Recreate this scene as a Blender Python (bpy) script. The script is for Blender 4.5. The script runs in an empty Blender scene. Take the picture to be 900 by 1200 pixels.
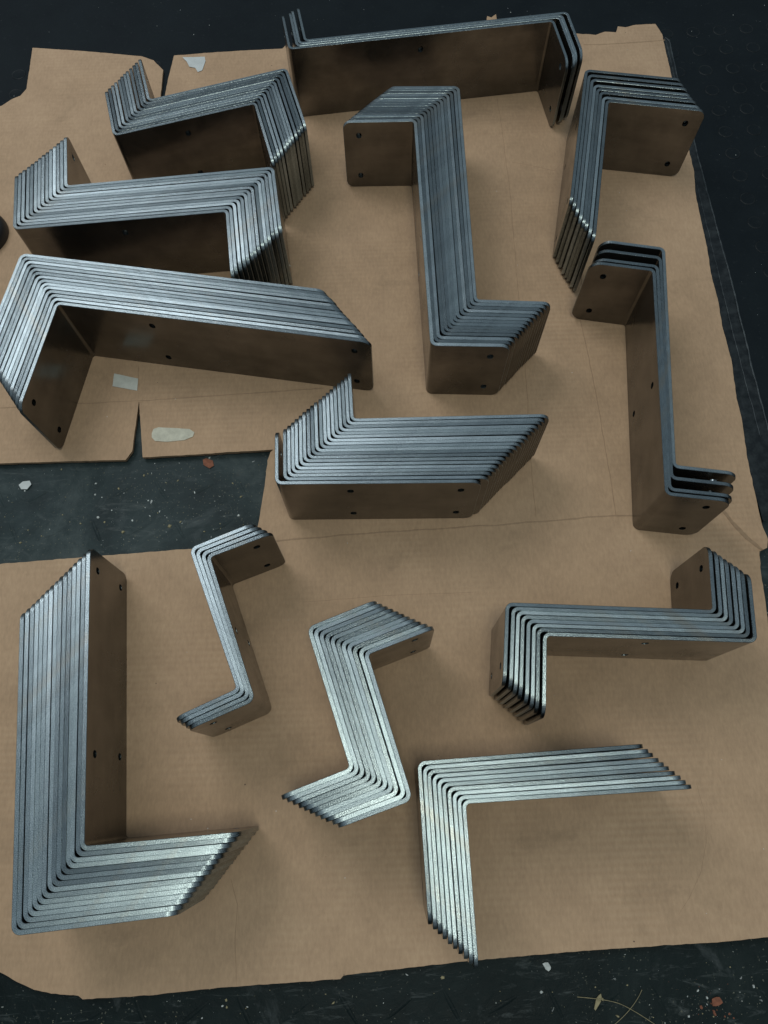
import bpy, bmesh, math, random
from mathutils import Vector, Matrix, noise
from mathutils.geometry import delaunay_2d_cdt
R = math.radians
random.seed(7)
C = bpy.context.scene.collection
scene = bpy.context.scene
MM = 0.001

# ------------------------------------------------------------------ camera
cam_d = bpy.data.cameras.new("camera")
cam = bpy.data.objects.new("camera", cam_d); C.objects.link(cam)
cam_d.sensor_fit = 'VERTICAL'; cam_d.sensor_height = 24.0
cam_d.lens = 24.0 * 842.37 / 1200.0
cam_d.clip_start = 0.01; cam_d.clip_end = 50
cam.matrix_world = Matrix.Translation((0, 0, 0.7469)) @ Matrix.Rotation(0.364516, 4, 'X') @ Matrix.Rotation(-0.032007, 4, 'Z')
scene.camera = cam

# ------------------------------------------------------------------ world and lamps
world = bpy.data.worlds.new("World"); scene.world = world; world.use_nodes = True
bg = world.node_tree.nodes["Background"]
bg.inputs[1].default_value = 0.45
# the workshop around: pale cool ceiling overhead, dark walls towards the horizon and below
_w = world.node_tree; _tc = _w.nodes.new('ShaderNodeTexCoord'); _sx = _w.nodes.new('ShaderNodeSeparateXYZ')
_r = _w.nodes.new('ShaderNodeValToRGB'); _w.links.new(_tc.outputs['Generated'], _sx.inputs[0]); _w.links.new(_sx.outputs[2], _r.inputs[0]); _w.links.new(_r.outputs[0], bg.inputs[0])
_e = _r.color_ramp.elements; _e.new(0.35)
_e[0].position = 0.0; _e[0].color = (0.10, 0.115, 0.12, 1); _e[1].position = 0.40; _e[1].color = (0.36, 0.45, 0.52, 1); _e[2].position = 0.85; _e[2].color = (0.56, 0.70, 0.80, 1)

def lamp(name, loc, target, sx, sy, power, col):
    d = bpy.data.lights.new(name, 'AREA'); d.shape = 'RECTANGLE'; d.size = sx; d.size_y = sy
    d.energy = power; d.color = col
    o = bpy.data.objects.new(name, d); C.objects.link(o)
    o.location = loc
    o.rotation_euler = (Vector(target) - Vector(loc)).to_track_quat('-Z', 'Y').to_euler()
    return o
lamp("window_light", (-1.0, 1.5, 2.1), (0, 0.35, 0), 1.15, 1.15, 16, (0.93, 0.97, 1.0))
lamp("ceiling_light", (0.12, -0.25, 2.4), (0.05, 0.2, 0), 0.45, 0.45, 11, (0.95, 1.0, 0.88))

scene.view_settings.view_transform = 'Standard'
scene.view_settings.look = 'None'
scene.view_settings.exposure = 0.0
scene.view_settings.gamma = 1.0
scene.view_settings.use_curve_mapping = False
scene.cycles.max_bounces = 8
scene.cycles.use_denoising = True

# ------------------------------------------------------------------ material helpers
def mat(name):
    m = bpy.data.materials.new(name); m.use_nodes = True
    nt = m.node_tree
    return m, nt, nt.nodes["Principled BSDF"]
def N(nt, typ, **kw):
    n = nt.nodes.new(typ)
    for k, v in kw.items():
        if k.startswith('i_'):
            n.inputs[k[2:].replace('_', ' ')].default_value = v
        else:
            setattr(n, k, v)
    return n
def noise_tex(nt, scale, detail=4, rough=0.55, vec=None, dist=0.0):
    n = nt.nodes.new('ShaderNodeTexNoise')
    n.inputs['Scale'].default_value = scale; n.inputs['Detail'].default_value = detail
    n.inputs['Roughness'].default_value = rough; n.inputs['Distortion'].default_value = dist
    if vec is not None: nt.links.new(vec, n.inputs['Vector'])
    return n.outputs['Fac']
def ramp(nt, fac, stops):
    n = nt.nodes.new('ShaderNodeValToRGB'); e = n.color_ramp.elements
    while len(e) < len(stops): e.new(0.5)
    for i, (p, c) in enumerate(stops):
        e[i].position = p
        e[i].color = c if len(c) == 4 else (*c, 1)
    nt.links.new(fac, n.inputs[0]); return n.outputs['Color']
def g(v): return (v, v, v, 1)
def mapping(nt, vec, scale=(1, 1, 1), rot=(0, 0, 0)):
    n = nt.nodes.new('ShaderNodeMapping'); n.inputs['Scale'].default_value = scale; n.inputs['Rotation'].default_value = rot
    nt.links.new(vec, n.inputs['Vector']); return n.outputs['Vector']
def mix(nt, fac, a, b, mode='MIX'):
    n = nt.nodes.new('ShaderNodeMix'); n.data_type = 'RGBA'; n.blend_type = mode; n.clamp_factor = True
    for s, v in ((n.inputs[0], fac), (n.inputs[6], a), (n.inputs[7], b)):
        if isinstance(v, bpy.types.NodeSocket): nt.links.new(v, s)
        elif isinstance(v, (int, float)): s.default_value = v
        else: s.default_value = v if len(v) == 4 else (*v, 1)
    return n.outputs[2]
def math_n(nt, op, a, b=0.0):
    n = nt.nodes.new('ShaderNodeMath'); n.operation = op
    for s, v in ((n.inputs[0], a), (n.inputs[1], b)):
        if isinstance(v, bpy.types.NodeSocket): nt.links.new(v, s)
        else: s.default_value = v
    return n.outputs[0]
def bump(nt, height, strength, dist, bsdf, prev=None):
    n = nt.nodes.new('ShaderNodeBump'); n.inputs['Strength'].default_value = strength; n.inputs['Distance'].default_value = dist
    nt.links.new(height, n.inputs['Height'])
    if prev is not None: nt.links.new(prev, n.inputs['Normal'])
    nt.links.new(n.outputs[0], bsdf.inputs['Normal']); return n.outputs[0]
def objco(nt): return nt.nodes.new('ShaderNodeTexCoord').outputs['Object']

# ---- cardboard: fibre, faint flute lines, stains and specks
def make_cardboard(name, k=1.0):
    m, nt, b = mat(name); co = objco(nt)
    big = noise_tex(nt, 3.5, 5, 0.6, co)
    fib = noise_tex(nt, 320, 4, 0.7, mapping(nt, co, (1, 0.35, 1)))
    med = noise_tex(nt, 26, 4, 0.6, co)
    c = ramp(nt, big, [(0.3, (0.45*k, 0.292*k, 0.176*k)), (0.7, (0.565*k, 0.375*k, 0.234*k))])
    c = mix(nt, 0.35, c, ramp(nt, med, [(0.35, g(0.42)), (0.65, g(0.58))]), 'OVERLAY')
    c = mix(nt, 0.5, c, ramp(nt, fib, [(0.3, g(0.40)), (0.7, g(0.60))]), 'OVERLAY')
    flute = N(nt, 'ShaderNodeTexWave', wave_type='BANDS', bands_direction='Y')
    flute.inputs['Scale'].default_value = 50; flute.inputs['Distortion'].default_value = 0.6; flute.inputs['Detail'].default_value = 2
    nt.links.new(co, flute.inputs['Vector'])
    fl_amt = ramp(nt, noise_tex(nt, 6, 3, 0.6, co), [(0.45, g(0.0)), (0.70, g(0.07))])
    c = mix(nt, fl_amt, c, flute.outputs['Color'], 'SOFT_LIGHT')
    stain = ramp(nt, noise_tex(nt, 9, 6, 0.65, mapping(nt, co, (1, 1.8, 1), (0, 0, 0.5)), 0.6), [(0.60, g(0)), (0.72, g(0.35))])
    c = mix(nt, stain, c, (0.27*k, 0.18*k, 0.11*k))
    v = N(nt, 'ShaderNodeTexVoronoi'); v.inputs['Scale'].default_value = 42; nt.links.new(co, v.inputs['Vector'])
    spk = math_n(nt, 'LESS_THAN', v.outputs['Distance'], 0.028)
    keep = math_n(nt, 'GREATER_THAN', N_sep(nt, v.outputs['Color']), 0.80)
    c = mix(nt, math_n(nt, 'MULTIPLY', spk, keep), c, (0.07, 0.05, 0.04))
    v2 = N(nt, 'ShaderNodeTexVoronoi'); v2.inputs['Scale'].default_value = 60; nt.links.new(mapping(nt, co, (1, 1, 1), (0, 0, 1.1)), v2.inputs['Vector'])
    spk2 = math_n(nt, 'MULTIPLY', math_n(nt, 'LESS_THAN', v2.outputs['Distance'], 0.03), math_n(nt, 'GREATER_THAN', N_sep(nt, v2.outputs['Color']), 0.88))
    c = mix(nt, spk2, c, (0.75, 0.72, 0.65))
    nt.links.new(c, b.inputs['Base Color'])
    b.inputs['Roughness'].default_value = 0.72
    b.inputs['Specular IOR Level'].default_value = 0.3
    n1 = bump(nt, flute.outputs['Fac'], 0.02, 0.0004, b)
    n2 = bump(nt, fib, 0.25, 0.0003, b, n1)
    n3 = bump(nt, noise_tex(nt, 14, 4, 0.5, co), 0.45, 0.004, b, n2)
    bump(nt, noise_tex(nt, 4, 3, 0.5, co, 0.6), 0.5, 0.018, b, n3)
    return m
def N_sep(nt, col):
    n = nt.nodes.new('ShaderNodeSeparateColor'); nt.links.new(col, n.inputs[0]); return n.outputs[0]
M_card = make_cardboard('cardboard')
M_card_edge = make_cardboard('cardboard_torn_edge', 0.62)
M_crease = make_cardboard('cardboard_crease', 0.78)

# ---- mill finish steel (flat faces) and sheared steel (cut edges)
def make_face():
    m, nt, b = mat('mill_scale_steel'); co = objco(nt)
    inf = nt.nodes.new('ShaderNodeObjectInfo').outputs['Random']
    st = noise_tex(nt, 40, 5, 0.6, mapping(nt, co, (0.25, 0.25, 2.2)))
    cl = noise_tex(nt, 22, 4, 0.6, co)
    c = ramp(nt, cl, [(0.3, (0.118, 0.110, 0.098)), (0.7, (0.200, 0.188, 0.170))])
    c = mix(nt, 0.4, c, ramp(nt, st, [(0.3, g(0.38)), (0.7, g(0.62))]), 'OVERLAY')
    nt.links.new(c, b.inputs['Base Color'])
    b.inputs['Metallic'].default_value = 0.92
    scr = ramp(nt, noise_tex(nt, 55, 5, 0.75, mapping(nt, co, (1, 1, 9), (0.35, 0.1, 0))), [(0.62, g(0)), (0.72, g(0.45))])
    c = mix(nt, scr, c, (0.34, 0.32, 0.28))
    smear = ramp(nt, noise_tex(nt, 11, 5, 0.6, co, 1.0), [(0.52, g(0)), (0.72, g(0.3))])
    c = mix(nt, smear, c, (0.085, 0.075, 0.058))
    nt.links.new(c, b.inputs['Base Color'])
    r = ramp(nt, noise_tex(nt, 16, 6, 0.65, co, 0.8), [(0.3, g(0.13)), (0.7, g(0.31))])
    nt.links.new(r, b.inputs['Roughness'])
    n1 = bump(nt, noise_tex(nt, 900, 3, 0.6, co), 0.06, 0.0003, b)
    return m
def make_edge():
    m, nt, b = mat('sheared_steel_edge'); co = objco(nt)
    inf = nt.nodes.new('ShaderNodeObjectInfo').outputs['Random']
    gr = noise_tex(nt, 1500, 3, 0.7, co)
    lg = noise_tex(nt, 60, 4, 0.6, co)
    c = ramp(nt, gr, [(0.38, (0.16, 0.195, 0.21)), (0.63, (0.57, 0.655, 0.68))])
    c = mix(nt, 1.0, c, ramp(nt, inf, [(0.0, g(0.52)), (0.5, g(0.78)), (1.0, g(1.0))]), 'MULTIPLY')
    c = mix(nt, 0.5, c, ramp(nt, lg, [(0.3, g(0.36)), (0.7, g(0.64))]), 'OVERLAY')
    tint = ramp(nt, noise_tex(nt, 35, 4, 0.6, mapping(nt, co, (1, 1, 1), (0, 0, 1))), [(0.56, g(0)), (0.74, g(0.5))])
    c = mix(nt, tint, c, (0.30, 0.27, 0.22))
    nt.links.new(c, b.inputs['Base Color'])
    b.inputs['Metallic'].default_value = 1.0
    b.inputs['Anisotropic'].default_value = 0.5
    r = ramp(nt, inf, [(0.0, g(0.24)), (1.0, g(0.36))])
    nt.links.new(r, b.inputs['Roughness'])
    t = N(nt, 'ShaderNodeTangent', direction_type='UV_MAP'); t.uv_map = 'UVMap'
    nt.links.new(t.outputs[0], b.inputs['Tangent'])
    # sheared edges are never quite square: each bar's edge leans its own way
    wn = N(nt, 'ShaderNodeTexWhiteNoise', noise_dimensions='1D'); nt.links.new(inf, wn.inputs['W'])
    sub = N(nt, 'ShaderNodeVectorMath', operation='SUBTRACT'); nt.links.new(wn.outputs['Color'], sub.inputs[0]); sub.inputs[1].default_value = (0.5, 0.5, 0.5)
    scl = N(nt, 'ShaderNodeVectorMath', operation='SCALE'); nt.links.new(sub.outputs[0], scl.inputs[0]); scl.inputs[3].default_value = 0.13
    geo = nt.nodes.new('ShaderNodeNewGeometry')
    add = N(nt, 'ShaderNodeVectorMath', operation='ADD'); nt.links.new(scl.outputs[0], add.inputs[0]); nt.links.new(geo.outputs['Normal'], add.inputs[1])
    nrm_ = N(nt, 'ShaderNodeVectorMath', operation='NORMALIZE'); nt.links.new(add.outputs[0], nrm_.inputs[0])
    bump(nt, noise_tex(nt, 1100, 2, 0.6, co), 0.5, 0.0003, b, nrm_.outputs[0])
    return m
M_face = make_face(); M_edge = make_edge()

# ---- rubber and the worn floor
def make_rubber():
    m, nt, b = mat('black_rubber'); co = objco(nt)
    n = noise_tex(nt, 12, 6, 0.65, co)
    c = ramp(nt, n, [(0.35, (0.004, 0.0075, 0.010)), (0.7, (0.009, 0.014, 0.017))])
    dust = ramp(nt, noise_tex(nt, 180, 5, 0.75, co), [(0.60, g(0)), (0.80, g(0.22))])
    c = mix(nt, dust, c, (0.12, 0.13, 0.13))
    v = N(nt, 'ShaderNodeTexVoronoi'); v.inputs['Scale'].default_value = 70; nt.links.new(co, v.inputs['Vector'])
    s = math_n(nt, 'MULTIPLY', math_n(nt, 'LESS_THAN', v.outputs['Distance'], 0.04), math_n(nt, 'GREATER_THAN', N_sep(nt, v.outputs['Color']), 0.88))
    c = mix(nt, s, c, (0.35, 0.36, 0.36))
    nt.links.new(c, b.inputs['Base Color'])
    nt.links.new(ramp(nt, n, [(0.3, g(0.50)), (0.7, g(0.68))]), b.inputs['Roughness'])
    b.inputs['Specular IOR Level'].default_value = 0.16
    bump(nt, noise_tex(nt, 260, 4, 0.6, co), 0.3, 0.0008, b)
    return m
def make_floor():
    m, nt, b = mat('worn_floor'); co = objco(nt)
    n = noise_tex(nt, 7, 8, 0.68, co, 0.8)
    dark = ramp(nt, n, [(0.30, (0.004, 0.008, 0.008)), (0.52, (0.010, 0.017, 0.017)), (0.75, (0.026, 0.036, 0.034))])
    dusty_lit = ramp(nt, n, [(0.30, (0.012, 0.019, 0.020)), (0.50, (0.036, 0.051, 0.052)), (0.70, (0.095, 0.115, 0.112))])
    sy = nt.nodes.new('ShaderNodeSeparateXYZ'); nt.links.new(co, sy.inputs[0])      # painted light falloff: front floor dark, inner floor paler and dusty
    light_mask = ramp(nt, math_n(nt, 'ADD', sy.outputs[1], math_n(nt, 'MULTIPLY', noise_tex(nt, 5, 4, 0.6, co), 0.2)), [(0.02, g(0)), (0.30, g(1))])
    c = mix(nt, light_mask, dark, dusty_lit)
    scr = ramp(nt, noise_tex(nt, 22, 6, 0.75, mapping(nt, co, (1, 5, 1), (0, 0, 0.9)), 1.2), [(0.56, g(0)), (0.74, g(0.6))])
    c = mix(nt, scr, c, (0.13, 0.145, 0.14))
    scr2 = ramp(nt, noise_tex(nt, 30, 6, 0.75, mapping(nt, co, (1, 6, 1), (0, 0, -0.75)), 1.4), [(0.64, g(0)), (0.76, g(0.55))])
    c = mix(nt, scr2, c, (0.14, 0.145, 0.14))
    dz = ramp(nt, noise_tex(nt, 16, 6, 0.7, mapping(nt, co, (1, 1, 1), (0, 0, 3.3)), 0.8), [(0.60, g(0)), (0.80, g(0.45))])
    c = mix(nt, dz, c, (0.16, 0.175, 0.175))
    rust = ramp(nt, noise_tex(nt, 11, 5, 0.6, mapping(nt, co, (1, 1, 1), (0, 0, 2))), [(0.66, g(0)), (0.78, g(0.5))])
    c = mix(nt, rust, c, (0.10, 0.045, 0.028))
    for sc, th, kp, col in ((170, 0.12, 0.88, (0.30, 0.31, 0.28)), (70, 0.07, 0.86, (0.50, 0.51, 0.49)), (330, 0.2, 0.6, (0.13, 0.13, 0.10))):
        v = N(nt, 'ShaderNodeTexVoronoi'); v.inputs['Scale'].default_value = sc
        w = nt.nodes.new('ShaderNodeVectorMath'); w.operation = 'ADD'
        nn = nt.nodes.new('ShaderNodeTexNoise'); nn.inputs['Scale'].default_value = sc * 2
        nt.links.new(co, nn.inputs['Vector'])
        ws = nt.nodes.new('ShaderNodeVectorMath'); ws.operation = 'SCALE'; ws.inputs[3].default_value = 0.9 / sc
        nt.links.new(nn.outputs['Color'], ws.inputs[0]); nt.links.new(co, w.inputs[0]); nt.links.new(ws.outputs[0], w.inputs[1])
        nt.links.new(w.outputs[0], v.inputs['Vector'])
        zone = ramp(nt, noise_tex(nt, 9, 4, 0.6, mapping(nt, co, (1, 1, 1), (0, 0, sc))), [(0.42, g(0)), (0.55, g(1))])
        s = math_n(nt, 'MULTIPLY', math_n(nt, 'LESS_THAN', v.outputs['Distance'], th), math_n(nt, 'GREATER_THAN', N_sep(nt, v.outputs['Color']), kp))
        s = math_n(nt, 'MULTIPLY', s, zone)
        c = mix(nt, s, c, col)
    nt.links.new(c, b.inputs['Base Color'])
    nt.links.new(ramp(nt, n, [(0.3, g(0.38)), (0.7, g(0.62))]), b.inputs['Roughness'])
    b.inputs['Specular IOR Level'].default_value = 0.12
    n1 = bump(nt, noise_tex(nt, 60, 6, 0.7, co, 0.5), 0.5, 0.002, b)
    return m
def make_worn_or_glint(name, k, spec):
    m, nt, b = mat(name); co = objco(nt)
    w = ramp(nt, noise_tex(nt, 90, 5, 0.7, co), [(0.40, (0.006*k, 0.009*k, 0.011*k)), (0.72, (0.03*k, 0.036*k, 0.038*k))])
    nt.links.new(w, b.inputs['Base Color']); b.inputs['Roughness'].default_value = 0.42
    b.inputs['Specular IOR Level'].default_value = spec
    bump(nt, noise_tex(nt, 240, 4, 0.65, co), 0.4, 0.001, b)
    return m
M_stud = make_worn_or_glint('rubber_rim_glint', 0.7, 0.22); M_strip = make_worn_or_glint('worn_rubber_strip', 1.0, 0.3); M_ridge = make_worn_or_glint('dusty_rubber_ridge', 2.6, 0.4)  # stud rims coloured paler, standing in for light glinting on them
M_rubber = make_rubber(); M_floor = make_floor()
def make_flat(name, col, rough=0.7, var=0.15, sc=120):
    m, nt, b = mat(name); co = objco(nt)
    n = noise_tex(nt, sc, 4, 0.65, co)
    c = ramp(nt, n, [(0.3, tuple(x * (1 - var) for x in col)), (0.7, tuple(min(1, x * (1 + var)) for x in col))])
    nt.links.new(c, b.inputs['Base Color']); b.inputs['Roughness'].default_value = rough
    bump(nt, n, 0.3, 0.0006, b)
    return m
M_paper = make_flat('white_paper', (0.62, 0.64, 0.62), 0.8, 0.10, 60)
M_label = make_flat('white_label', (0.60, 0.60, 0.53), 0.6, 0.12, 90)
M_tape = make_flat('glue_patch', (0.58, 0.55, 0.43), 0.6, 0.18, 110)
M_chip = make_flat('paint_chip', (0.55, 0.57, 0.54), 0.7, 0.25, 200)
M_orange = make_flat('orange_chip', (0.24, 0.085, 0.045), 0.8, 0.35, 200)
M_wood = make_flat('wood_sliver', (0.32, 0.27, 0.15), 0.8, 0.3, 150)
M_dark = make_flat('dark_rubber_foot', (0.012, 0.014, 0.015), 0.5, 0.2, 60)

# ------------------------------------------------------------------ mesh helpers
def link(name, me, mats, parent=None, loc=(0, 0, 0), **props):
    o = bpy.data.objects.new(name, me); C.objects.link(o); o.location = loc
    for m in mats:
        if m.name not in [x.name for x in me.materials if x]: me.materials.append(m)
    if parent is not None: o.parent = parent
    for k, v in props.items(): o[k] = v
    return o
def from_bm(bm, name):
    me = bpy.data.meshes.new(name); bm.to_mesh(me); bm.free(); return me
def sheet_mesh(name, outline, top, thick, step=12.0, tear=0.7, amp=0.35, curl=1.2, seed=0.0, bottom=None):
    """a sheet cut to an outline (mm): dense top with slight waves, ragged rim, flat underside"""
    pts = []
    n = len(outline)
    for i in range(n):
        a = Vector(outline[i]); b = Vector(outline[(i + 1) % n]); L = (b - a).length
        k = max(1, int(L / 4.0)); d = (b - a) / L if L else Vector((0, 0)); nn = Vector((-d.y, d.x))
        for j in range(k):
            p = a + (b - a) * (j / k)
            w = noise.noise(Vector((p.x * 0.11, p.y * 0.11, seed))) + 0.8 * noise.noise(Vector((p.x * 0.45, p.y * 0.45, seed + 5)))
            pts.append(p + nn * w * tear)
    m = len(pts)
    edges = [(i, (i + 1) % m) for i in range(m)]
    xs = [p.x for p in pts]; ys = [p.y for p in pts]
    y = min(ys) + step / 2; allp = list(pts); row = 0
    while y < max(ys):
        x = min(xs) + step / 2 + (step / 2 if row % 2 else 0)
        while x < max(xs):
            allp.append(Vector((x + random.uniform(-1, 1), y + random.uniform(-1, 1)))); x += step
        y += step; row += 1
    v, e, f, ov, oe, of = delaunay_2d_cdt(allp, edges, [list(range(m))], 1, 0.05)
    bm = bmesh.new(); rim = set()
    for i, src in enumerate(ov):
        if any(s < m for s in src): rim.add(i)
    bv = []
    for i, p in enumerate(v):
        z = top + amp * noise.noise(Vector((p.x * 0.012, p.y * 0.012, seed))) 
        if i in rim: z += curl * max(0, noise.noise(Vector((p.x * 0.02, p.y * 0.02, seed + 9))))
        bv.append(bm.verts.new((p.x * MM, p.y * MM, z * MM)))
    for q in f:
        try: bm.faces.new([bv[i] for i in q])
        except ValueError: pass
    bm.verts.ensure_lookup_table()
    for vv in list(bm.verts):
        if not vv.link_faces: bm.verts.remove(vv)
    bmesh.ops.recalc_face_normals(bm, faces=bm.faces)
    if sum(fc.normal.z for fc in bm.faces) < 0: bmesh.ops.reverse_faces(bm, faces=bm.faces)
    for fc in bm.faces: fc.smooth = True
    be = [ed for ed in bm.edges if len(ed.link_faces) == 1]
    r = bmesh.ops.extrude_edge_only(bm, edges=be)
    zb = (top - thick) * MM if bottom is None else bottom * MM
    for el in r['geom']:
        if isinstance(el, bmesh.types.BMVert): el.co.z = zb if thick > 1 else el.co.z - thick * MM
        elif isinstance(el, bmesh.types.BMFace): el.material_index = 1; el.smooth = False
    for ed in be: ed.smooth = False
    bmesh.ops.recalc_face_normals(bm, faces=[fc for fc in bm.faces if fc.material_index == 1])
    return from_bm(bm, name)
def ribbon(name, pts, w, h, seed=0, z=0.0):
    """a narrow raised fold line along a polyline (mm)"""
    P = []
    for a, b in zip(pts[:-1], pts[1:]):
        a = Vector(a); b = Vector(b); k = max(1, int((b - a).length / 5))
        for j in range(k): P.append(a + (b - a) * j / k)
    P.append(Vector(pts[-1])); bm = bmesh.new(); rows = []
    for i, p in enumerate(P):
        d = (P[min(i + 1, len(P) - 1)] - P[max(i - 1, 0)]).normalized(); nn = Vector((-d.y, d.x))
        q = noise.noise(Vector((i * 0.31, seed, 0.3)))
        ww = w * (0.55 + 0.6 * abs(noise.noise(Vector((i * 0.6, seed, 2)))))
        if i in (0, len(P) - 1): ww *= 0.1
        c = p + nn * q * 0.9
        base = z + 0.35 * noise.noise(Vector((c.x * 0.012, c.y * 0.012, z + seed * 0)))
        rows.append([bm.verts.new(((c.x + nn.x * s * ww) * MM, (c.y + nn.y * s * ww) * MM, (base + hh) * MM)) for s, hh in ((-1, -0.5), (0, h), (1, -0.5))])
    for a, b in zip(rows[:-1], rows[1:]):
        for j in (0, 1): bm.faces.new((a[j], a[j + 1], b[j + 1], b[j]))
    bmesh.ops.recalc_face_normals(bm, faces=bm.faces)
    for fc in bm.faces: fc.smooth = True
    return from_bm(bm, name)

# ------------------------------------------------------------------ measured places (mm)
UPPER = [(-500.5, 1041.5), (-420.5, 1030.7), (-337.0, 1016.2), (-317.3, 1006.4), (-301.9, 986.5), (-301.2, 946.9), (-300.8, 911.6), (-295.9, 911.4), (-293.0, 968.7), (-287.8, 1015.8), (-215.0, 1019.6), (-128.1, 1022.8), (-121.9, 1031.5), (-102.8, 1016.3), (-100.3, 912.8), (-100.0, 785.7), (-114.7, 763.7), (-123.5, 636.0), (-43.9, 461.9), (-124.5, 366.1), (-204.0, 363.5), (-275.6, 361.7), (-281.2, 401.5), (-286.3, 435.8), (-287.7, 396.2), (-288.2, 369.8), (-295.0, 359.1), (-370.6, 359.7), (-439.3, 359.9), (-498.2, 359.8), (-603.6, 926.5), (-553.0, 916.0), (-527.6, 924.9), (-515.0, 937.7), (-503.6, 943.9), (-497.0, 957.2), (-498.1, 990.0)]
MAIN = [(59.8, 1019.6), (169.2, 1032.6), (179.3, 1078.2), (185.3, 1074.2), (192.4, 1081.3), (194.8, 1035.1), (264.0, 1042.8), (317.4, 1033.1), (336.1, 1030.4), (350.9, 1037.0), (367.0, 1034.5), (371.4, 1047.1), (382.5, 1044.7), (398.5, 1049.5), (427.8, 1050.0), (434.3, 1027.7), (433.3, 992.0), (433.5, 963.9), (433.1, 933.0), (434.7, 873.0), (432.8, 809.4), (432.5, 763.4), (427.5, 723.6), (426.5, 676.2), (426.1, 638.7), (423.1, 594.3), (424.1, 555.1), (421.7, 511.1), (423.5, 468.4), (418.5, 413.6), (419.1, 387.5), (415.3, 336.3), (414.2, 299.4), (414.0, 258.8), (417.1, 238.8), (414.1, 229.2), (404.9, 225.6), (401.9, 207.4), (400.5, 192.4), (398.1, 160.9), (393.7, 120.8), (386.3, 4.9), (361.5, -136.0), (334.2, -137.3), (287.4, -140.0), (179.3, -143.0), (79.0, -147.5), (9.9, -152.2), (-49.8, -156.5), (-52.1, -159.1), (-165.4, -163.1), (-218.2, -166.8), (-281.0, -168.4), (-285.1, -165.7), (-309.7, -163.1), (-325.4, -160.0), (-345.7, -151.6), (-358.2, -145.4), (-407.4, -128.0), (-484.1, 234.0), (-419.8, 238.7), (-318.2, 244.0), (-211.3, 249.2), (-142.3, 253.8), (-139.3, 277.6), (-134.0, 320.6), (-131.0, 352.3), (-128.3, 363.0), (-124.5, 366.1), (-43.9, 461.9), (-123.5, 636.0), (-114.7, 763.7), (-100.0, 785.7), (-100.3, 912.8), (-102.8, 1016.3)]
CREASES = {'dotted': [(179.2, 912.2), (181.1, 851.7), (181.9, 744.0), (179.3, 644.4), (177.1, 564.7), (176.2, 501.9), (173.1, 419.1), (169.1, 341.7), (167.8, 273.2)], 'right': [(249.0, 533.9), (252.8, 474.7), (255.2, 416.1), (256.3, 338.6), (256.4, 272.2)], 'right_top': [(276.4, 671.0), (263.5, 613.9), (249.0, 533.9)], 'seam': [(-138.6, 253.7), (-99.3, 256.3), (-28.9, 259.9), (140.7, 266.1), (226.1, 271.2), (292.2, 271.9)], 'left_flap': [(-471.2, 432.2), (-390.6, 435.0), (-286.3, 435.8), (-198.4, 439.5), (-66.4, 445.2)], 'left_up': [(-286.3, 435.8), (-291.9, 485.4)], 'bottom': [(-144.9, -162.4), (-147.9, -128.5), (-146.9, -97.7), (-154.2, -76.3)], 'arc': [(293.3, -3.9), (296.4, -27.0), (294.0, -56.7), (284.5, -81.8), (269.3, -103.9), (256.8, -117.4)], 'top_fold': [(315.7, 1009.8), (373.6, 1010.7), (435.9, 1015.0)], 'tab': [(369.8, 282.5), (382.3, 259.8), (394.4, 241.6), (407.9, 226.5)], 'row': [(299.7, 830.7), (245.6, 771.2), (189.5, 788.8)], 'mid': [(-93.7, 185.3), (-2.8, 189.7), (97.2, 190.2)]}
SCRAP = [(-274.8, 1009.8), (-242.2, 1010.1), (-240.4, 1001.2), (-244.3, 982.1), (-250.3, 978.9), (-254.6, 987.8), (-263.5, 990.0), (-267.9, 1000.7)]
TAG = [(-319.7, 474.5), (-290.1, 466.3), (-289.7, 449.8), (-319.9, 456.8)]
OVAL = [(-267.4, 392.1), (-265.9, 397.6), (-260.1, 399.7), (-241.0, 397.9), (-223.9, 396.1), (-217.6, 391.5), (-219.2, 386.0), (-228.9, 381.9), (-248.6, 380.4), (-262.6, 382.0), (-266.9, 386.6)]
CHIPW = [(-416.8, 334.6), (-412.6, 338.7), (-404.9, 339.5), (-402.3, 335.1), (-406.3, 329.0), (-413.1, 329.2)]
ORANGE = [(-207.7, 359.3), (-203.9, 361.3), (-195.9, 357.8), (-194.5, 351.3), (-199.2, 348.2), (-206.3, 352.8)]
LIP = [(439.9, 1023.9), (445.3, 1018.2), (444.0, 932.5), (445.5, 840.3), (445.6, 778.0), (447.0, 689.5), (449.4, 580.1), (448.5, 455.5), (449.7, 364.3), (454.5, 279.6)]
LIPL = [(432.8, 1018.8), (429.5, 926.4), (431.3, 840.9), (427.2, 778.8), (415.8, 690.8), (413.1, 581.5), (410.0, 457.0), (413.3, 354.7), (418.2, 260.6)]
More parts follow.
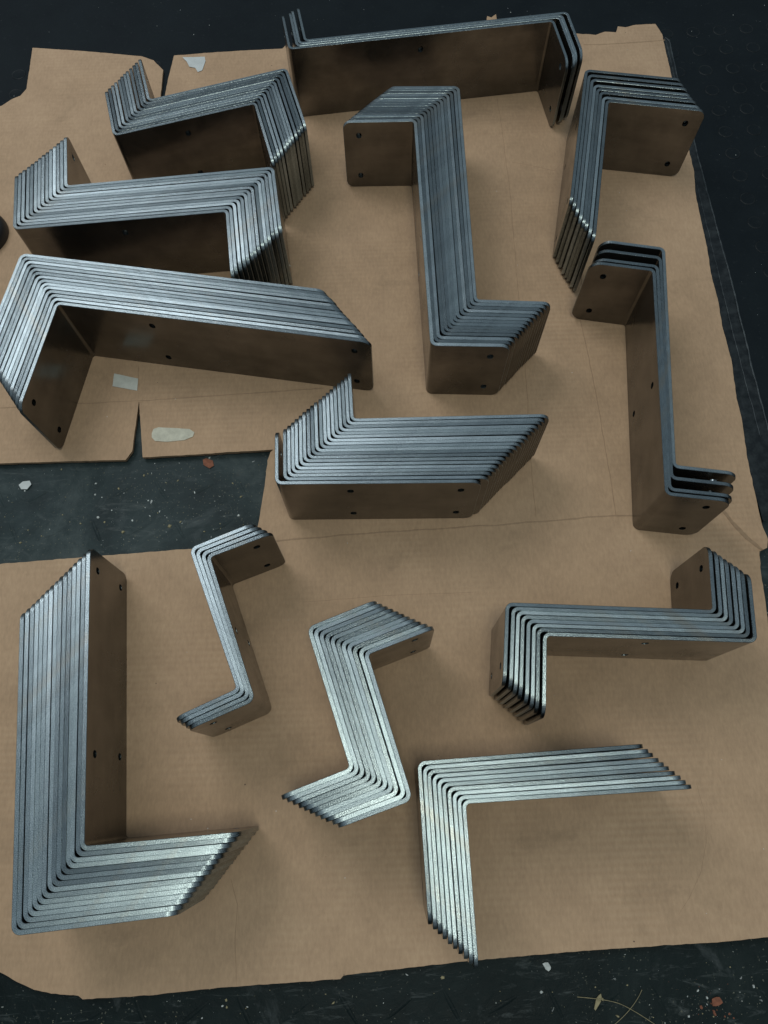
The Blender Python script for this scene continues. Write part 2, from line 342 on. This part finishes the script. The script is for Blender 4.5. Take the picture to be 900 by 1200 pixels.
STACKS = {
    'P1': dict(n=4, F=[-115.0, 955.5], a0=-80.66, L=[-92.1, 972.6], a1=-80.55, ls=[72.7, 343.1, 77.5], tu=[86.7, -88.2]),
    'P2': dict(n=12, F=[-332.9, 825.1], a0=-76.35, L=[-293.7, 884.4], a1=-75.93, ls=[83.2, 175.3, 99.0], tu=[91.6, -91.2]),
    'P3': dict(n=14, F=[-424.1, 691.8], a0=-82.73, L=[-370.2, 754.9], a1=-82.18, ls=[86.6, 242.5, 91.2], tu=[86.6, -87.6]),
    'P4': dict(n=14, F=[-370.1, 372.0], a0=80.13, L=[-421.3, 443.8], a1=80.07, ls=[130.6, 345.4], tu=[-90.5]),
    'P5': dict(n=14, F=[-35.2, 754.2], a0=-1.10, L=[24.4, 813.3], a1=-2.17, ls=[86.4, 319.8, 84.4], tu=[-88.3, 86.2]),
    'P6': dict(n=8, F=[407.3, 752.9], a0=169.58, L=[385.8, 810.7], a1=169.49, ls=[118.2, 211.3], tu=[88.5]),
    'P7': dict(n=4, F=[236.8, 533.2], a0=-11.18, L=[256.0, 565.1], a1=-11.85, ls=[67.7, 266.9, 65.6], tu=[-85.5, 88.1]),
    'P8': dict(n=19, F=[-107.4, 340.1], a0=-88.59, L=[-29.8, 410.1], a1=-87.71, ls=[61.0, 202.7], tu=[87.2]),
    'P9': dict(n=15, F=[-279.8, 221.4], a0=-84.50, L=[-337.4, 157.0], a1=-82.93, ls=[261.0, 127.3], tu=[87.7]),
    'P10': dict(n=4, F=[-105.2, 229.3], a0=-159.63, L=[-126.4, 240.7], a1=-158.12, ls=[61.9, 141.3, 62.6], tu=[89.2, -87.8]),
    'P11': dict(n=11, F=[44.8, 132.3], a0=-160.58, L=[-11.1, 160.1], a1=-159.27, ls=[64.7, 127.1, 66.3], tu=[86.5, -88.4]),
    'P12': dict(n=8, F=[134.5, 51.8], a0=83.08, L=[99.7, 84.1], a1=82.79, ls=[70.8, 187.9, 67.1], tu=[-86.8, 87.1]),
    'P13': dict(n=10, F=[24.5, -104.3], a0=91.47, L=[62.3, -139.0], a1=90.81, ls=[123.4, 195.8], tu=[-89.0]),
}

# ------------------------------------------------------------------ the floor
def grid_floor():
    bm = bmesh.new(); s = 3.0
    vs = [bm.verts.new((x * s, y * s + 0.4, -0.0075)) for x, y in ((-1, -1), (1, -1), (1, 1), (-1, 1))]
    bm.faces.new(vs); return from_bm(bm, 'floor')
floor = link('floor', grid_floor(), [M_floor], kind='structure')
def tread_mesh():
    bm = bmesh.new(); p = 46.0
    for iy in range(-16, 24):
        for ix in range(-26, 24):
            x = ix * p + (p / 2 if iy % 2 else 0); y = iy * p
            if not (-600 < x < 460 and (-300 < y < -110 or 215 < y < 400)): continue
            a = R(-52) if (ix + iy) % 2 else R(38)
            a += R(-8) + random.uniform(-.1, .1); L, W, h = 17, 2.2, random.uniform(0.25, 0.6)
            top = []; bot = []
            for k in range(10):
                t = 2 * math.pi * k / 10
                for lst, f, z in ((top, 0.72, -7.5 + h), (bot, 1.0, -7.6)):
                    u, w = L * math.cos(t) * f, W * math.sin(t) * f
                    lst.append(bm.verts.new(((x + u * math.cos(a) - w * math.sin(a)) * MM, (y + u * math.sin(a) + w * math.cos(a)) * MM, z * MM)))
            bm.faces.new(top)
            for k in range(10): bm.faces.new((bot[k], bot[(k + 1) % 10], top[(k + 1) % 10], top[k]))
    for f in bm.faces: f.smooth = True
    return from_bm(bm, 'floor_tread')
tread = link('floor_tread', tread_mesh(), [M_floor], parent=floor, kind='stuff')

# ------------------------------------------------------------------ rubber mat with round studs
mat_outline = [(-1200, 1900), (-1200, 875), (-440, 880), (0, 900), (441, 905), (447, 690), (449, 560), (449, 455), (450, 364), (455, 280), (460, -500), (1500, -500), (1500, 1900)]
bm = bmesh.new(); zt = -4.3
tv = [bm.verts.new((x * MM, y * MM, zt * MM)) for x, y in mat_outline]
bv = [bm.verts.new((x * MM, y * MM, -7.6 * MM)) for x, y in mat_outline]
bm.faces.new(tv)
for i in range(len(tv)): bm.faces.new((tv[i], tv[(i + 1) % len(tv)], bv[(i + 1) % len(tv)], bv[i]))
bmesh.ops.recalc_face_normals(bm, faces=bm.faces)
rmat = link('rubber_mat', from_bm(bm, 'rubber_mat'), [M_rubber], label='black rubber mat with round studs beyond the top and side of the cardboard', category='mat')
bm = bmesh.new(); p = 40.0
for iy in range(-4, 26):
    for ix in range(-17, 26):
        x = ix * p + 8 + (iy % 2) * 0; y = iy * p + 14
        c, s = math.cos(R(2.5)), math.sin(R(2.5)); x, y = c * x - s * y, s * x + c * y
        if y < 940 and x < 470: continue
        if x > 900 or x < -700 or y < -250 or y > 1300: continue
        rr = 10.5; prev = None; rings = []
        for f, z in ((1.0, zt - 0.1), (0.97, zt + 0.35), (0.90, zt + 0.6), (0.82, zt + 0.35)):
            rings.append([bm.verts.new(((x + rr * f * math.cos(2 * math.pi * k / 18)) * MM, (y + rr * f * math.sin(2 * math.pi * k / 18)) * MM, z * MM)) for k in range(18)])
        for a, b in zip(rings[:-1], rings[1:]):
            for k in range(18): bm.faces.new((a[k], a[(k + 1) % 18], b[(k + 1) % 18], b[k]))
        bm.faces.new(rings[-1]).material_index = 1
for f in bm.faces: f.smooth = True
link('studs', from_bm(bm, 'studs'), [M_stud, M_rubber], parent=rmat, kind='stuff')
lip_outline = LIP + LIPL[::-1]
lip = link('edge_strip', sheet_mesh('edge_strip', lip_outline, -3.2, 4.3, 9, 0.8, 0.8, 0.6, 3.0), [M_strip, M_strip],
           label='narrow worn black rubber strip along the torn side of the cardboard', category='edging')

link('ridge', ribbon('ridge', [(p[0] - 1.0, p[1]) for p in LIP], 1.6, 1.4, 4.0, -3.0), [M_ridge], parent=lip)
link('ridge', ribbon('ridge', [(p[0] * 0.62 + q[0] * 0.38, p[1]) for p, q in zip(LIP, LIPL)], 0.8, 0.7, 6.0, -3.0), [M_ridge], parent=lip)
# ------------------------------------------------------------------ cardboard
upper = link('cardboard_sheet', sheet_mesh('cardboard_sheet_upper', UPPER, 0.0, 4.0, 12, 0.35, 0.35, 1.6, 1.0), [M_card, M_card_edge],
             label='opened brown cardboard flap sheet with two slits, white scraps lying on it', category='cardboard')
main = link('cardboard_sheet', sheet_mesh('cardboard_sheet_main', MAIN, 0.0, 4.0, 12, 0.5, 0.35, 1.2, 0.0), [M_card, M_card_edge],
            label='large opened brown cardboard sheet with torn edges carrying most of the brackets', category='cardboard')
for i, (k, pts) in enumerate(CREASES.items()):
    w, h = {'dotted': (1.1, 0.5), 'seam': (2.2, 0.8), 'arc': (1.0, 0.2), 'bottom': (1.2, 0.3), 'tab': (4.0, 2.6), 'right': (1.6, 0.7), 'right_top': (1.4, 0.6), 'left_flap': (1.8, 0.7), 'top_fold': (2.2, 0.8)}.get(k, (1.0, 0.3))
    link('crease', ribbon('crease', pts, w, h, i * 3.1), [M_crease], parent=(upper if k in ('left_flap', 'left_up') else main))

def scrap(name, outline, mats, z, label, cat, thick=0.35, amp=0.6, curl=1.6):
    c = Vector((sum(p[0] for p in outline) / len(outline), sum(p[1] for p in outline) / len(outline)))
    loc = [(p[0] - c.x, p[1] - c.y) for p in outline]
    me = sheet_mesh(name, loc, 0, thick, 5, 0.25, amp, curl, c.x)
    return link(name, me, [mats, mats], loc=(c.x * MM, c.y * MM, z * MM), label=label, category=cat)
scrap('paper_scrap', SCRAP, M_paper, 0.9, 'torn triangular scrap of white paper on the top cardboard flap', 'paper')
scrap('paper_tag', TAG, M_label, 0.8, 'small rectangular white paper tag beside the slit in the cardboard', 'tag', curl=0.8)
scrap('oval_sticker', OVAL, M_tape, 0.7, 'long oval white sticker near the flap edge above the floor gap', 'sticker', curl=0.6)
scrap('paint_chip', CHIPW, M_paper, -6.0, 'bright white chip lying on the bare floor gap', 'chip', 0.9, 0.4, 1.2)
scrap('orange_chip', ORANGE, M_orange, -6.3, 'dull orange crumb on the floor gap below the cardboard slit', 'chip', 0.9, 0.4, 1.0)

def blob(cx, cy, L, W, ang, n=9):
    out = []
    for k in range(n):
        t = 2 * math.pi * k / n; r = random.uniform(0.7, 1.15)
        u, w = L * r * math.cos(t), W * r * math.sin(t)
        out.append((cx + u * math.cos(ang) - w * math.sin(ang), cy + u * math.sin(ang) + w * math.cos(ang)))
    return out
scrap('wood_sliver', blob(176, -184, 8, 2.4, R(58)), M_wood, -5.9, 'pale wood sliver on the dark floor past the bottom cardboard edge', 'sliver', 0.9)
scrap('rust_flake', blob(281, -187, 5, 3.5, R(20)), M_orange, -5.9, 'orange rust flake on the floor at the bottom corner', 'flake', 0.9)
scrap('paint_flake', blob(134, -156, 4.2, 3.0, R(150)), M_chip, -5.9, 'off-white paint flake close under the bottom cardboard edge', 'flake', 0.9)

def stalk(pts, r, label):
    cu = bpy.data.curves.new('grass_stalk', 'CURVE'); cu.dimensions = '3D'; cu.bevel_depth = r * MM; cu.bevel_resolution = 1
    sp = cu.splines.new('NURBS'); sp.points.add(len(pts) - 1); sp.use_endpoint_u = True; sp.order_u = 3
    for q, p in zip(sp.points, pts): q.co = (p[0] * MM, p[1] * MM, p[2] * MM, 1)
    tmp = bpy.data.objects.new('tmp', cu); C.objects.link(tmp)
    dg = bpy.context.evaluated_depsgraph_get(); me = bpy.data.meshes.new_from_object(tmp.evaluated_get(dg))
    bpy.data.objects.remove(tmp); me.materials.clear()
    link('grass_stalk', me, [M_wood], label=label, category='stalk')
stalk([(158, -180, -6), (185, -182, -4), (205, -190, -5), (226, -204, -6)], 0.28, 'long dry grass stalk lying across the floor past the bottom cardboard edge')
stalk([(180, -206, -6), (205, -192, -4), (216, -176, -5.5)], 0.22, 'short dry stalk crossing the longer one on the floor')

# loose grit: uncountable, one object
bm = bmesh.new()
def chip(x, y, r, z, mi):
    n = random.randint(4, 6); a0 = random.random() * 6; st = random.uniform(0.4, 1); hh = random.uniform(0.2, 0.6) * r
    low = []; up = []
    ra = random.random() * math.pi
    for k in range(n):
        t = a0 + 2 * math.pi * k / n; rr = r * random.uniform(0.6, 1.1)
        u, w = rr * math.cos(t), rr * math.sin(t) * st
        X, Y = u * math.cos(ra) - w * math.sin(ra), u * math.sin(ra) + w * math.cos(ra)
        low.append(bm.verts.new(((x + X) * MM, (y + Y) * MM, z * MM)))
        up.append(bm.verts.new(((x + X * 0.7) * MM, (y + Y * 0.7) * MM, (z + hh) * MM)))
    f = bm.faces.new(up); f.material_index = mi
    for k in range(n):
        f = bm.faces.new((low[k], low[(k + 1) % n], up[(k + 1) % n], up[k])); f.material_index = mi
def rsize(): return 0.25 + random.random() ** 9 * 2.6
for _ in range(420): chip(random.uniform(-470, -110), random.gauss(300, 38), rsize(), -7.5, random.choice((0, 0, 2, 2, 2)))
for _ in range(260): chip(random.uniform(-400, 380), random.uniform(-230, -145), rsize(), -7.5, random.choice((0, 2, 2, 2)))
for _ in range(60): chip(random.gauss(270, 14), random.gauss(-188, 8), rsize(), -7.5, random.choice((0, 1, 1)))
for _ in range(70): chip(random.uniform(-600, 800), random.uniform(1030, 1200), 0.3 + random.random() ** 5 * 0.9, -4.3, 0)
for _ in range(60): chip(random.uniform(460, 640), random.uniform(200, 1100), 0.3 + random.random() ** 5 * 0.9, -4.3, 0)
for _ in range(60): chip(random.uniform(-380, 380), random.uniform(-120, 1000), 0.3 + random.random() ** 3 * 0.7, 0.0, random.choice((0, 1, 2)))
bmesh.ops.recalc_face_normals(bm, faces=bm.faces)
link('grit', from_bm(bm, 'grit'), [M_chip, M_orange, M_wood], kind='stuff', label='scattered paint chips, crumbs and grit on floor and mat', category='debris')

# a round rubber foot that reaches into the picture at the edge
bm = bmesh.new(); rings = []
for rr, z in ((34, -7.5), (37, -4), (38, 4), (36.5, 12), (32, 17), (20, 19), (6, 19.5)):
    rings.append([bm.verts.new((rr * math.cos(2 * math.pi * k / 48) * MM, rr * math.sin(2 * math.pi * k / 48) * MM, z * MM)) for k in range(48)])
for a, b in zip(rings[:-1], rings[1:]):
    for k in range(48): bm.faces.new((a[k], a[(k + 1) % 48], b[(k + 1) % 48], b[k]))
bm.faces.new(rings[-1])
for f in bm.faces: f.smooth = True
link('black_disc', from_bm(bm, 'black_disc'), [M_dark], loc=(-0.5185, 0.690, 0), label='black round rubber-edged disc cut off by the frame beside the cardboard', category='disc')

# ------------------------------------------------------------------ brackets
W = 100.0
def bracket_mesh(name, ls, tu, side, t, rc, holes):
    """flat bar bent into an L or Z, standing on its long edge. side: +1 thickness grows to the left of the path, -1 to the right.
    holes: list of (leg index, distance along the leg, height)."""
    c = 0.34; ri = 3.6
    # stations along the front line
    P = Vector((0, 0)); d = 0.0; st = []; s = 0.0; spans = []
    start = 0.0
    nb = len(tu); corners = [Vector((0, 0))]; dirs = []
    for i, l in enumerate(ls):
        dirs.append(d); corners.append(corners[-1] + l * Vector((math.cos(d), math.sin(d))))
        if i < nb: d += tu[i]
    def nrm(a): return side * Vector((-math.sin(a), math.cos(a)))
    cut0 = 0.0
    for i, l in enumerate(ls):
        a = dirs[i]; u = Vector((math.cos(a), math.sin(a)))
        if i < nb:
            toward = (tu[i] > 0) == (side > 0)      # bends to the thickness side: front is outer
            Rf = ri + t if toward else ri
            cut1 = Rf * math.tan(abs(tu[i]) / 2)
        else: cut1 = 0.0
        p0 = corners[i] + u * cut0; p1 = corners[i + 1] - u * cut1
        L = (p1 - p0).length
        spans.append((s, s + L, p0, u, nrm(a), i, cut0)); s += L
        if i < nb:
            sg = 1 if tu[i] > 0 else -1
            cen = p1 + Rf * sg * Vector((-u.y, u.x)); K = 6
            arc = []
            for k in range(1, K):
                aa = a + tu[i] * k / K
                arc.append((s + Rf * abs(tu[i]) * k / K, cen - Rf * sg * Vector((-math.sin(aa), math.cos(aa))), nrm(aa)))
            s += Rf * abs(tu[i]); spans.append(arc); cut0 = cut1
    total = s
    def pos(s_, hint=None):
        for sp in spans:
            if isinstance(sp, tuple) and sp[0] - 1e-6 <= s_ <= sp[1] + 1e-6: return sp[2] + sp[3] * (s_ - sp[0]), sp[4]
        best = None
        for sp in spans:
            if isinstance(sp, list):
                for q in sp:
                    if abs(q[0] - s_) < 1e-6: return q[1], q[2]
        raise RuntimeError(s_)
    # station s values strictly inside
    S = []
    for sp in spans:
        if isinstance(sp, tuple): S += [sp[0], sp[1]]
        else: S += [q[0] for q in sp]
    S = [q for q in S if 1e-6 < q < total - 1e-6]
    mids = S
    KC = 7
    def outline(inset):
        o = []; r = rc - inset
        lo, hi = inset, W - inset
        for q in mids: o.append((q, lo))
        for k in range(KC + 1):
            an = -math.pi / 2 + math.pi / 2 * k / KC; o.append((total - rc + r * math.cos(an), rc + r * math.sin(an)))
        for k in range(KC + 1):
            an = math.pi / 2 * k / KC; o.append((total - rc + r * math.cos(an), W - rc + r * math.sin(an)))
        for q in reversed(mids): o.append((q, hi))
        for k in range(KC + 1):
            an = math.pi / 2 + math.pi / 2 * k / KC; o.append((rc + r * math.cos(an), W - rc + r * math.sin(an)))
        for k in range(KC + 1):
            an = math.pi + math.pi / 2 * k / KC; o.append((rc + r * math.cos(an), rc + r * math.sin(an)))
        return o
    O, I = outline(0), outline(c)
    bm = bmesh.new(); uvl = bm.loops.layers.uv.new('UVMap')
    def V(sz, dd):
        p, n = pos(min(max(sz[0], 0), total)); q = p + n * dd
        return bm.verts.new((q.x * MM, q.y * MM, sz[1] * MM))
    m = len(O)
    R0 = [V(p, 0) for p in I]; R1 = [V(p, c) for p in O]; R2 = [V(p, t - c) for p in O]; R3 = [V(p, t) for p in I]
    per = [0.0]
    for i in range(m): per.append(per[-1] + math.hypot(O[(i + 1) % m][0] - O[i][0], O[(i + 1) % m][1] - O[i][1]))
    def face(vs, uv, mi):
        try: f = bm.faces.new(vs)
        except ValueError: return
        f.material_index = mi
        for lp, q in zip(f.loops, uv): lp[uvl].uv = (q[0] * 0.01, q[1] * 0.01)
    for a, b, d0, d1, mi in ((R0, R1, 0, c, 1), (R1, R2, c, t - c, 1), (R2, R3, t - c, t, 1)):
        for i in range(m):
            j = (i + 1) % m
            face((a[i], a[j], b[j], b[i]), ((per[i], d0), (per[i + 1], d0), (per[i + 1], d1), (per[i], d1)), mi)
    nm = len(mids); right0 = nm; right1 = nm + 2 * (KC + 1); top0 = right1; left0 = right1 + nm
    # bend strips and leg panels
    def bot(k): return k
    def top(k): return right1 + (nm - 1 - k)
    si = 0; nleg = len(ls)
    idx_of = {round(q, 5): k for k, q in enumerate(mids)}
    HS = 14
    for sp in spans:
        if isinstance(sp, list):
            ks = [idx_of[round(q[0], 5)] for q in sp]; ks = [ks[0] - 1] + ks + [ks[-1] + 1]
            for k0, k1 in zip(ks[:-1], ks[1:]):
                for Rr in (R0, R3):
                    ids = (bot(k0), bot(k1), top(k1), top(k0))
                    face([Rr[i] for i in ids], [I[i] for i in ids], 0)
            continue
        s0, s1, leg, cut = sp[0], sp[1], sp[5], sp[6]
        ids = []
        if leg == 0: ids += list(range(left0, m)) + [bot(0), top(0)]
        elif leg == nleg - 1: ids += [top(nm - 1), bot(nm - 1)] + list(range(right0, right1))
        else:
            k0, k1 = idx_of[round(s0, 5)], idx_of[round(s1, 5)]; ids = [bot(k0), bot(k1), top(k1), top(k0)]
        loops2 = [[Vector(I[i]) for i in ids]]
        hv = [[], []]
        for (hl, hs, hz, hr, hsl) in holes:
            if hl != leg: continue
            cs = s0 - cut + hs; ring = []
            for k in range(HS):
                an = 2 * math.pi * k / HS
                ring.append(Vector((cs + hr * math.cos(an), hz + (hsl if math.sin(an) > 0 else -hsl) + hr * math.sin(an))))
            loops2.append(ring)
        pts = [p for lp in loops2 for p in lp]
        edg = []; o_ = 0
        for lp in loops2:
            edg += [(o_ + i, o_ + (i + 1) % len(lp)) for i in range(len(lp))]; o_ += len(lp)
        v, e, f, ov, oe, of = delaunay_2d_cdt(pts, edg, [], 0, 1e-5)
        base = len(loops2[0])
        for dep, Rr in ((0, R0), (t, R3)):
            bvs = {}
            hol = []
            for i, src in enumerate(ov):
                sidx = src[0]
                if sidx < base: bvs[i] = Rr[ids[sidx]]
                else:
                    bvs[i] = V(v[i], dep); hol.append((sidx, bvs[i]))
            for q in f:
                cx = sum(v[i].x for i in q) / len(q); cy = sum(v[i].y for i in q) / len(q)
                if any((Vector((cx, cy)) - sum(lp, Vector((0, 0))) / len(lp)).length < 1e9 and inside(lp, cx, cy) for lp in loops2[1:]): continue
                if not inside(loops2[0], cx, cy): continue
                face([bvs[i] for i in q], [v[i] for i in q], 0)
            hv[0 if dep == 0 else 1] = dict(hol)
        o_ = base
        for lp in loops2[1:]:
            for i in range(len(lp)):
                a, b = o_ + i, o_ + (i + 1) % len(lp)
                face((hv[0][a], hv[0][b], hv[1][b], hv[1][a]), ((0, 0), (1, 0), (1, 1), (0, 1)), 1)
            o_ += len(lp)
    bmesh.ops.recalc_face_normals(bm, faces=bm.faces)
    for f in bm.faces: f.smooth = True
    for e in bm.edges:
        if len(e.link_faces) == 2 and e.calc_face_angle(0) > R(28): e.smooth = False
        if len(e.link_faces) == 2 and e.link_faces[0].material_index != e.link_faces[1].material_index: e.smooth = False
    return from_bm(bm, name)
def inside(poly, x, y):
    r = False; n = len(poly)
    for i in range(n):
        a, b = poly[i], poly[(i + 1) % n]
        if (a[1] > y) != (b[1] > y) and x < (b[0] - a[0]) * (y - a[1]) / (b[1] - a[1]) + a[0]: r = not r
    return r

ORD = 'first second third fourth fifth sixth seventh eighth ninth tenth eleventh twelfth thirteenth fourteenth fifteenth sixteenth seventeenth eighteenth nineteenth'.split()
INFO = {  # name, label, group, loose-gap extras {plate index: (mm along the long leg, mm across it)}, corner radius
 'P1': ('bent_bracket', '{} of the four loose long Z brackets behind all others, counted from their holed face', 'loose long Z brackets at the back', {1: (4.5, 0), 2: (-5.5, 0), 3: (2, 0)}, 14),
 'P2': ('bent_bracket', '{} Z bracket from the dark holed face of the twelve beside the torn white paper', 'Z brackets nested beside the torn paper', {1: (.9, 0)}, 10),
 'P3': ('bent_bracket', '{} Z bracket from the dark front face of fourteen standing behind the long L brackets', 'Z brackets nested behind the long L brackets', {1: (2.6, .0), 3: (2.2, 0), 11: (.7, 0)}, 10),
 'P4': ('angle_bracket', '{} long L bracket from the inner corner of the fourteen standing over the white tag', 'long L brackets by the white tag', {4: (0, .6)}, 11),
 'P5': ('bent_bracket', '{} Z bracket from the square holed face of the fourteen in the tallest narrow stack', 'Z brackets in the tallest narrow stack', {11: (.7, .5), 12: (0, .6)}, 10),
 'P6': ('angle_bracket', '{} L bracket from the inner corner of the eight beside the rubber edge strip', 'L brackets beside the rubber edge strip', {1: (-1, .4), 7: (1.5, 0)}, 10),
 'P7': ('bent_bracket', '{} Z bracket from the rounded face of the loose four with wide gaps between arms', 'loose Z brackets with wide gaps', {1: (-5.0, 0), 2: (2.5, 0), 3: (2.5, 0)}, 14),
 'P8': ('angle_bracket', '{} L bracket from the front face of the nineteen packed beside the floor gap', 'L brackets packed beside the floor gap', {1: (4.2, .2), 10: (.8, 0)}, 11),
 'P9': ('angle_bracket', '{} L bracket from the inner corner of the fifteen on the lowest flap', 'L brackets nested on the lowest flap', {5: (0, 0), 6: (0, 1.7), 14: (0, .9)}, 10),
 'P10': ('bent_bracket', '{} small Z bracket from the holed inner face of the four at the floor gap', 'small Z brackets at the floor gap', {}, 11),
 'P11': ('bent_bracket', '{} small Z bracket from the holed end face of eleven touching the ten L brackets', 'small Z brackets touching the L brackets', {1: (.4, .0), 2: (.0, .7)}, 10),
 'P12': ('bent_bracket', '{} Z bracket from the lower inner corner of the eight standing below the loose four', 'Z brackets standing below the loose four', {2: (0, 0), 3: (1.3, 0), 6: (1.3, 0)}, 12),
 'P13': ('angle_bracket', '{} L bracket from the outer corner of the ten whose tips reach the bottom edge', 'L brackets reaching the bottom edge', {4: (.6, .3)}, 10),
}
rnd = random.Random(11)
for key, S_ in STACKS.items():
    nm, lab, grp, extra, rc = INFO[key]
    n = S_['n']; ls = S_['ls']; tu = [R(a) for a in S_['tu']]
    a0, a1 = R(S_['a0']), R(S_['a1']); sh = Vector({'P10': (-2.0, -1.0), 'P11': (-2.0, 0)}.get(key, (0, 0))); F = Vector(S_['F']) + sh; Lp = Vector(S_['L']) + sh
    k = max(range(len(ls)), key=lambda i: ls[i])          # the long leg
    dk = a0 + sum(tu[:k]); u = Vector((math.cos(dk), math.sin(dk))); w = Vector((-u.y, u.x))
    D = Lp - F
    # rotate about the start: translation of the long leg's middle
    side = 1 if D.dot(w) > 0 else -1
    t = min(4.0, abs(D.dot(w)) / n * 0.945)
    A = D.dot(u); B = D.dot(w) - side * t
    A -= math.copysign(t, A)
    zl = 74 if ls[-1] < 300 else 100
    holes = []
    hr = 3.4
    if len(ls) == 3:
        for z in (19, 81):
            holes += [(0, 19, z, hr, .8), (1, ls[1] / 2, z, hr, .8), (2, ls[2] - 19, z, hr, .8)]
    else:
        lg = 0 if ls[0] > ls[1] else 1
        for z in (19, 81):
            holes += [(0, 19, z, hr, .8), (1, ls[1] - 19, z, hr, .8), (lg, (ls[0] - 73) if lg == 0 else (100 if ls[1] > 300 else 73), z, hr, .8)]
    me = bracket_mesh(nm, ls, tu, side, t, rc, holes)
    me.materials.append(M_face); me.materials.append(M_edge)
    # gap schedules
    ex = [extra.get(i, (0, 0)) for i in range(n)]
    sa = [abs(A) / (n - 1) + ex[i][0] for i in range(1, n)]; sb = [abs(B) / (n - 1) + ex[i][1] for i in range(1, n)]
    def norm(v, tot):
        low = t + 0.03 if tot / len(v) > t + 0.05 else tot / len(v)
        v = [max(0.0, x - low) * (rnd.uniform(0.1, 2.2) if len(v) > 3 else 1.0) + 1e-4 for x in v]
        q = (tot - low * len(v)) / sum(v); return [low + x * max(q, 0) for x in v]
    sa = norm(sa, abs(A)); sb = norm(sb, abs(B))
    pa = pb = 0.0
    for i in range(n):
        if i: pa += sa[i - 1]; pb += sb[i - 1]
        fr = i / (n - 1)
        p = F + u * math.copysign(pa, A) + w * (side * pb)
        o = bpy.data.objects.new(nm, me); C.objects.link(o)
        o.location = (p.x * MM, p.y * MM, (0.1 + rnd.uniform(0, 0.6)) * MM)
        o.rotation_euler = (0, 0, a0 + (a1 - a0) * fr + (R(rnd.uniform(-.14, .14)) if 0 < i < n - 1 else 0))
        o['label'] = lab.format(ORD[i]); o['category'] = 'bracket'; o['group'] = grp
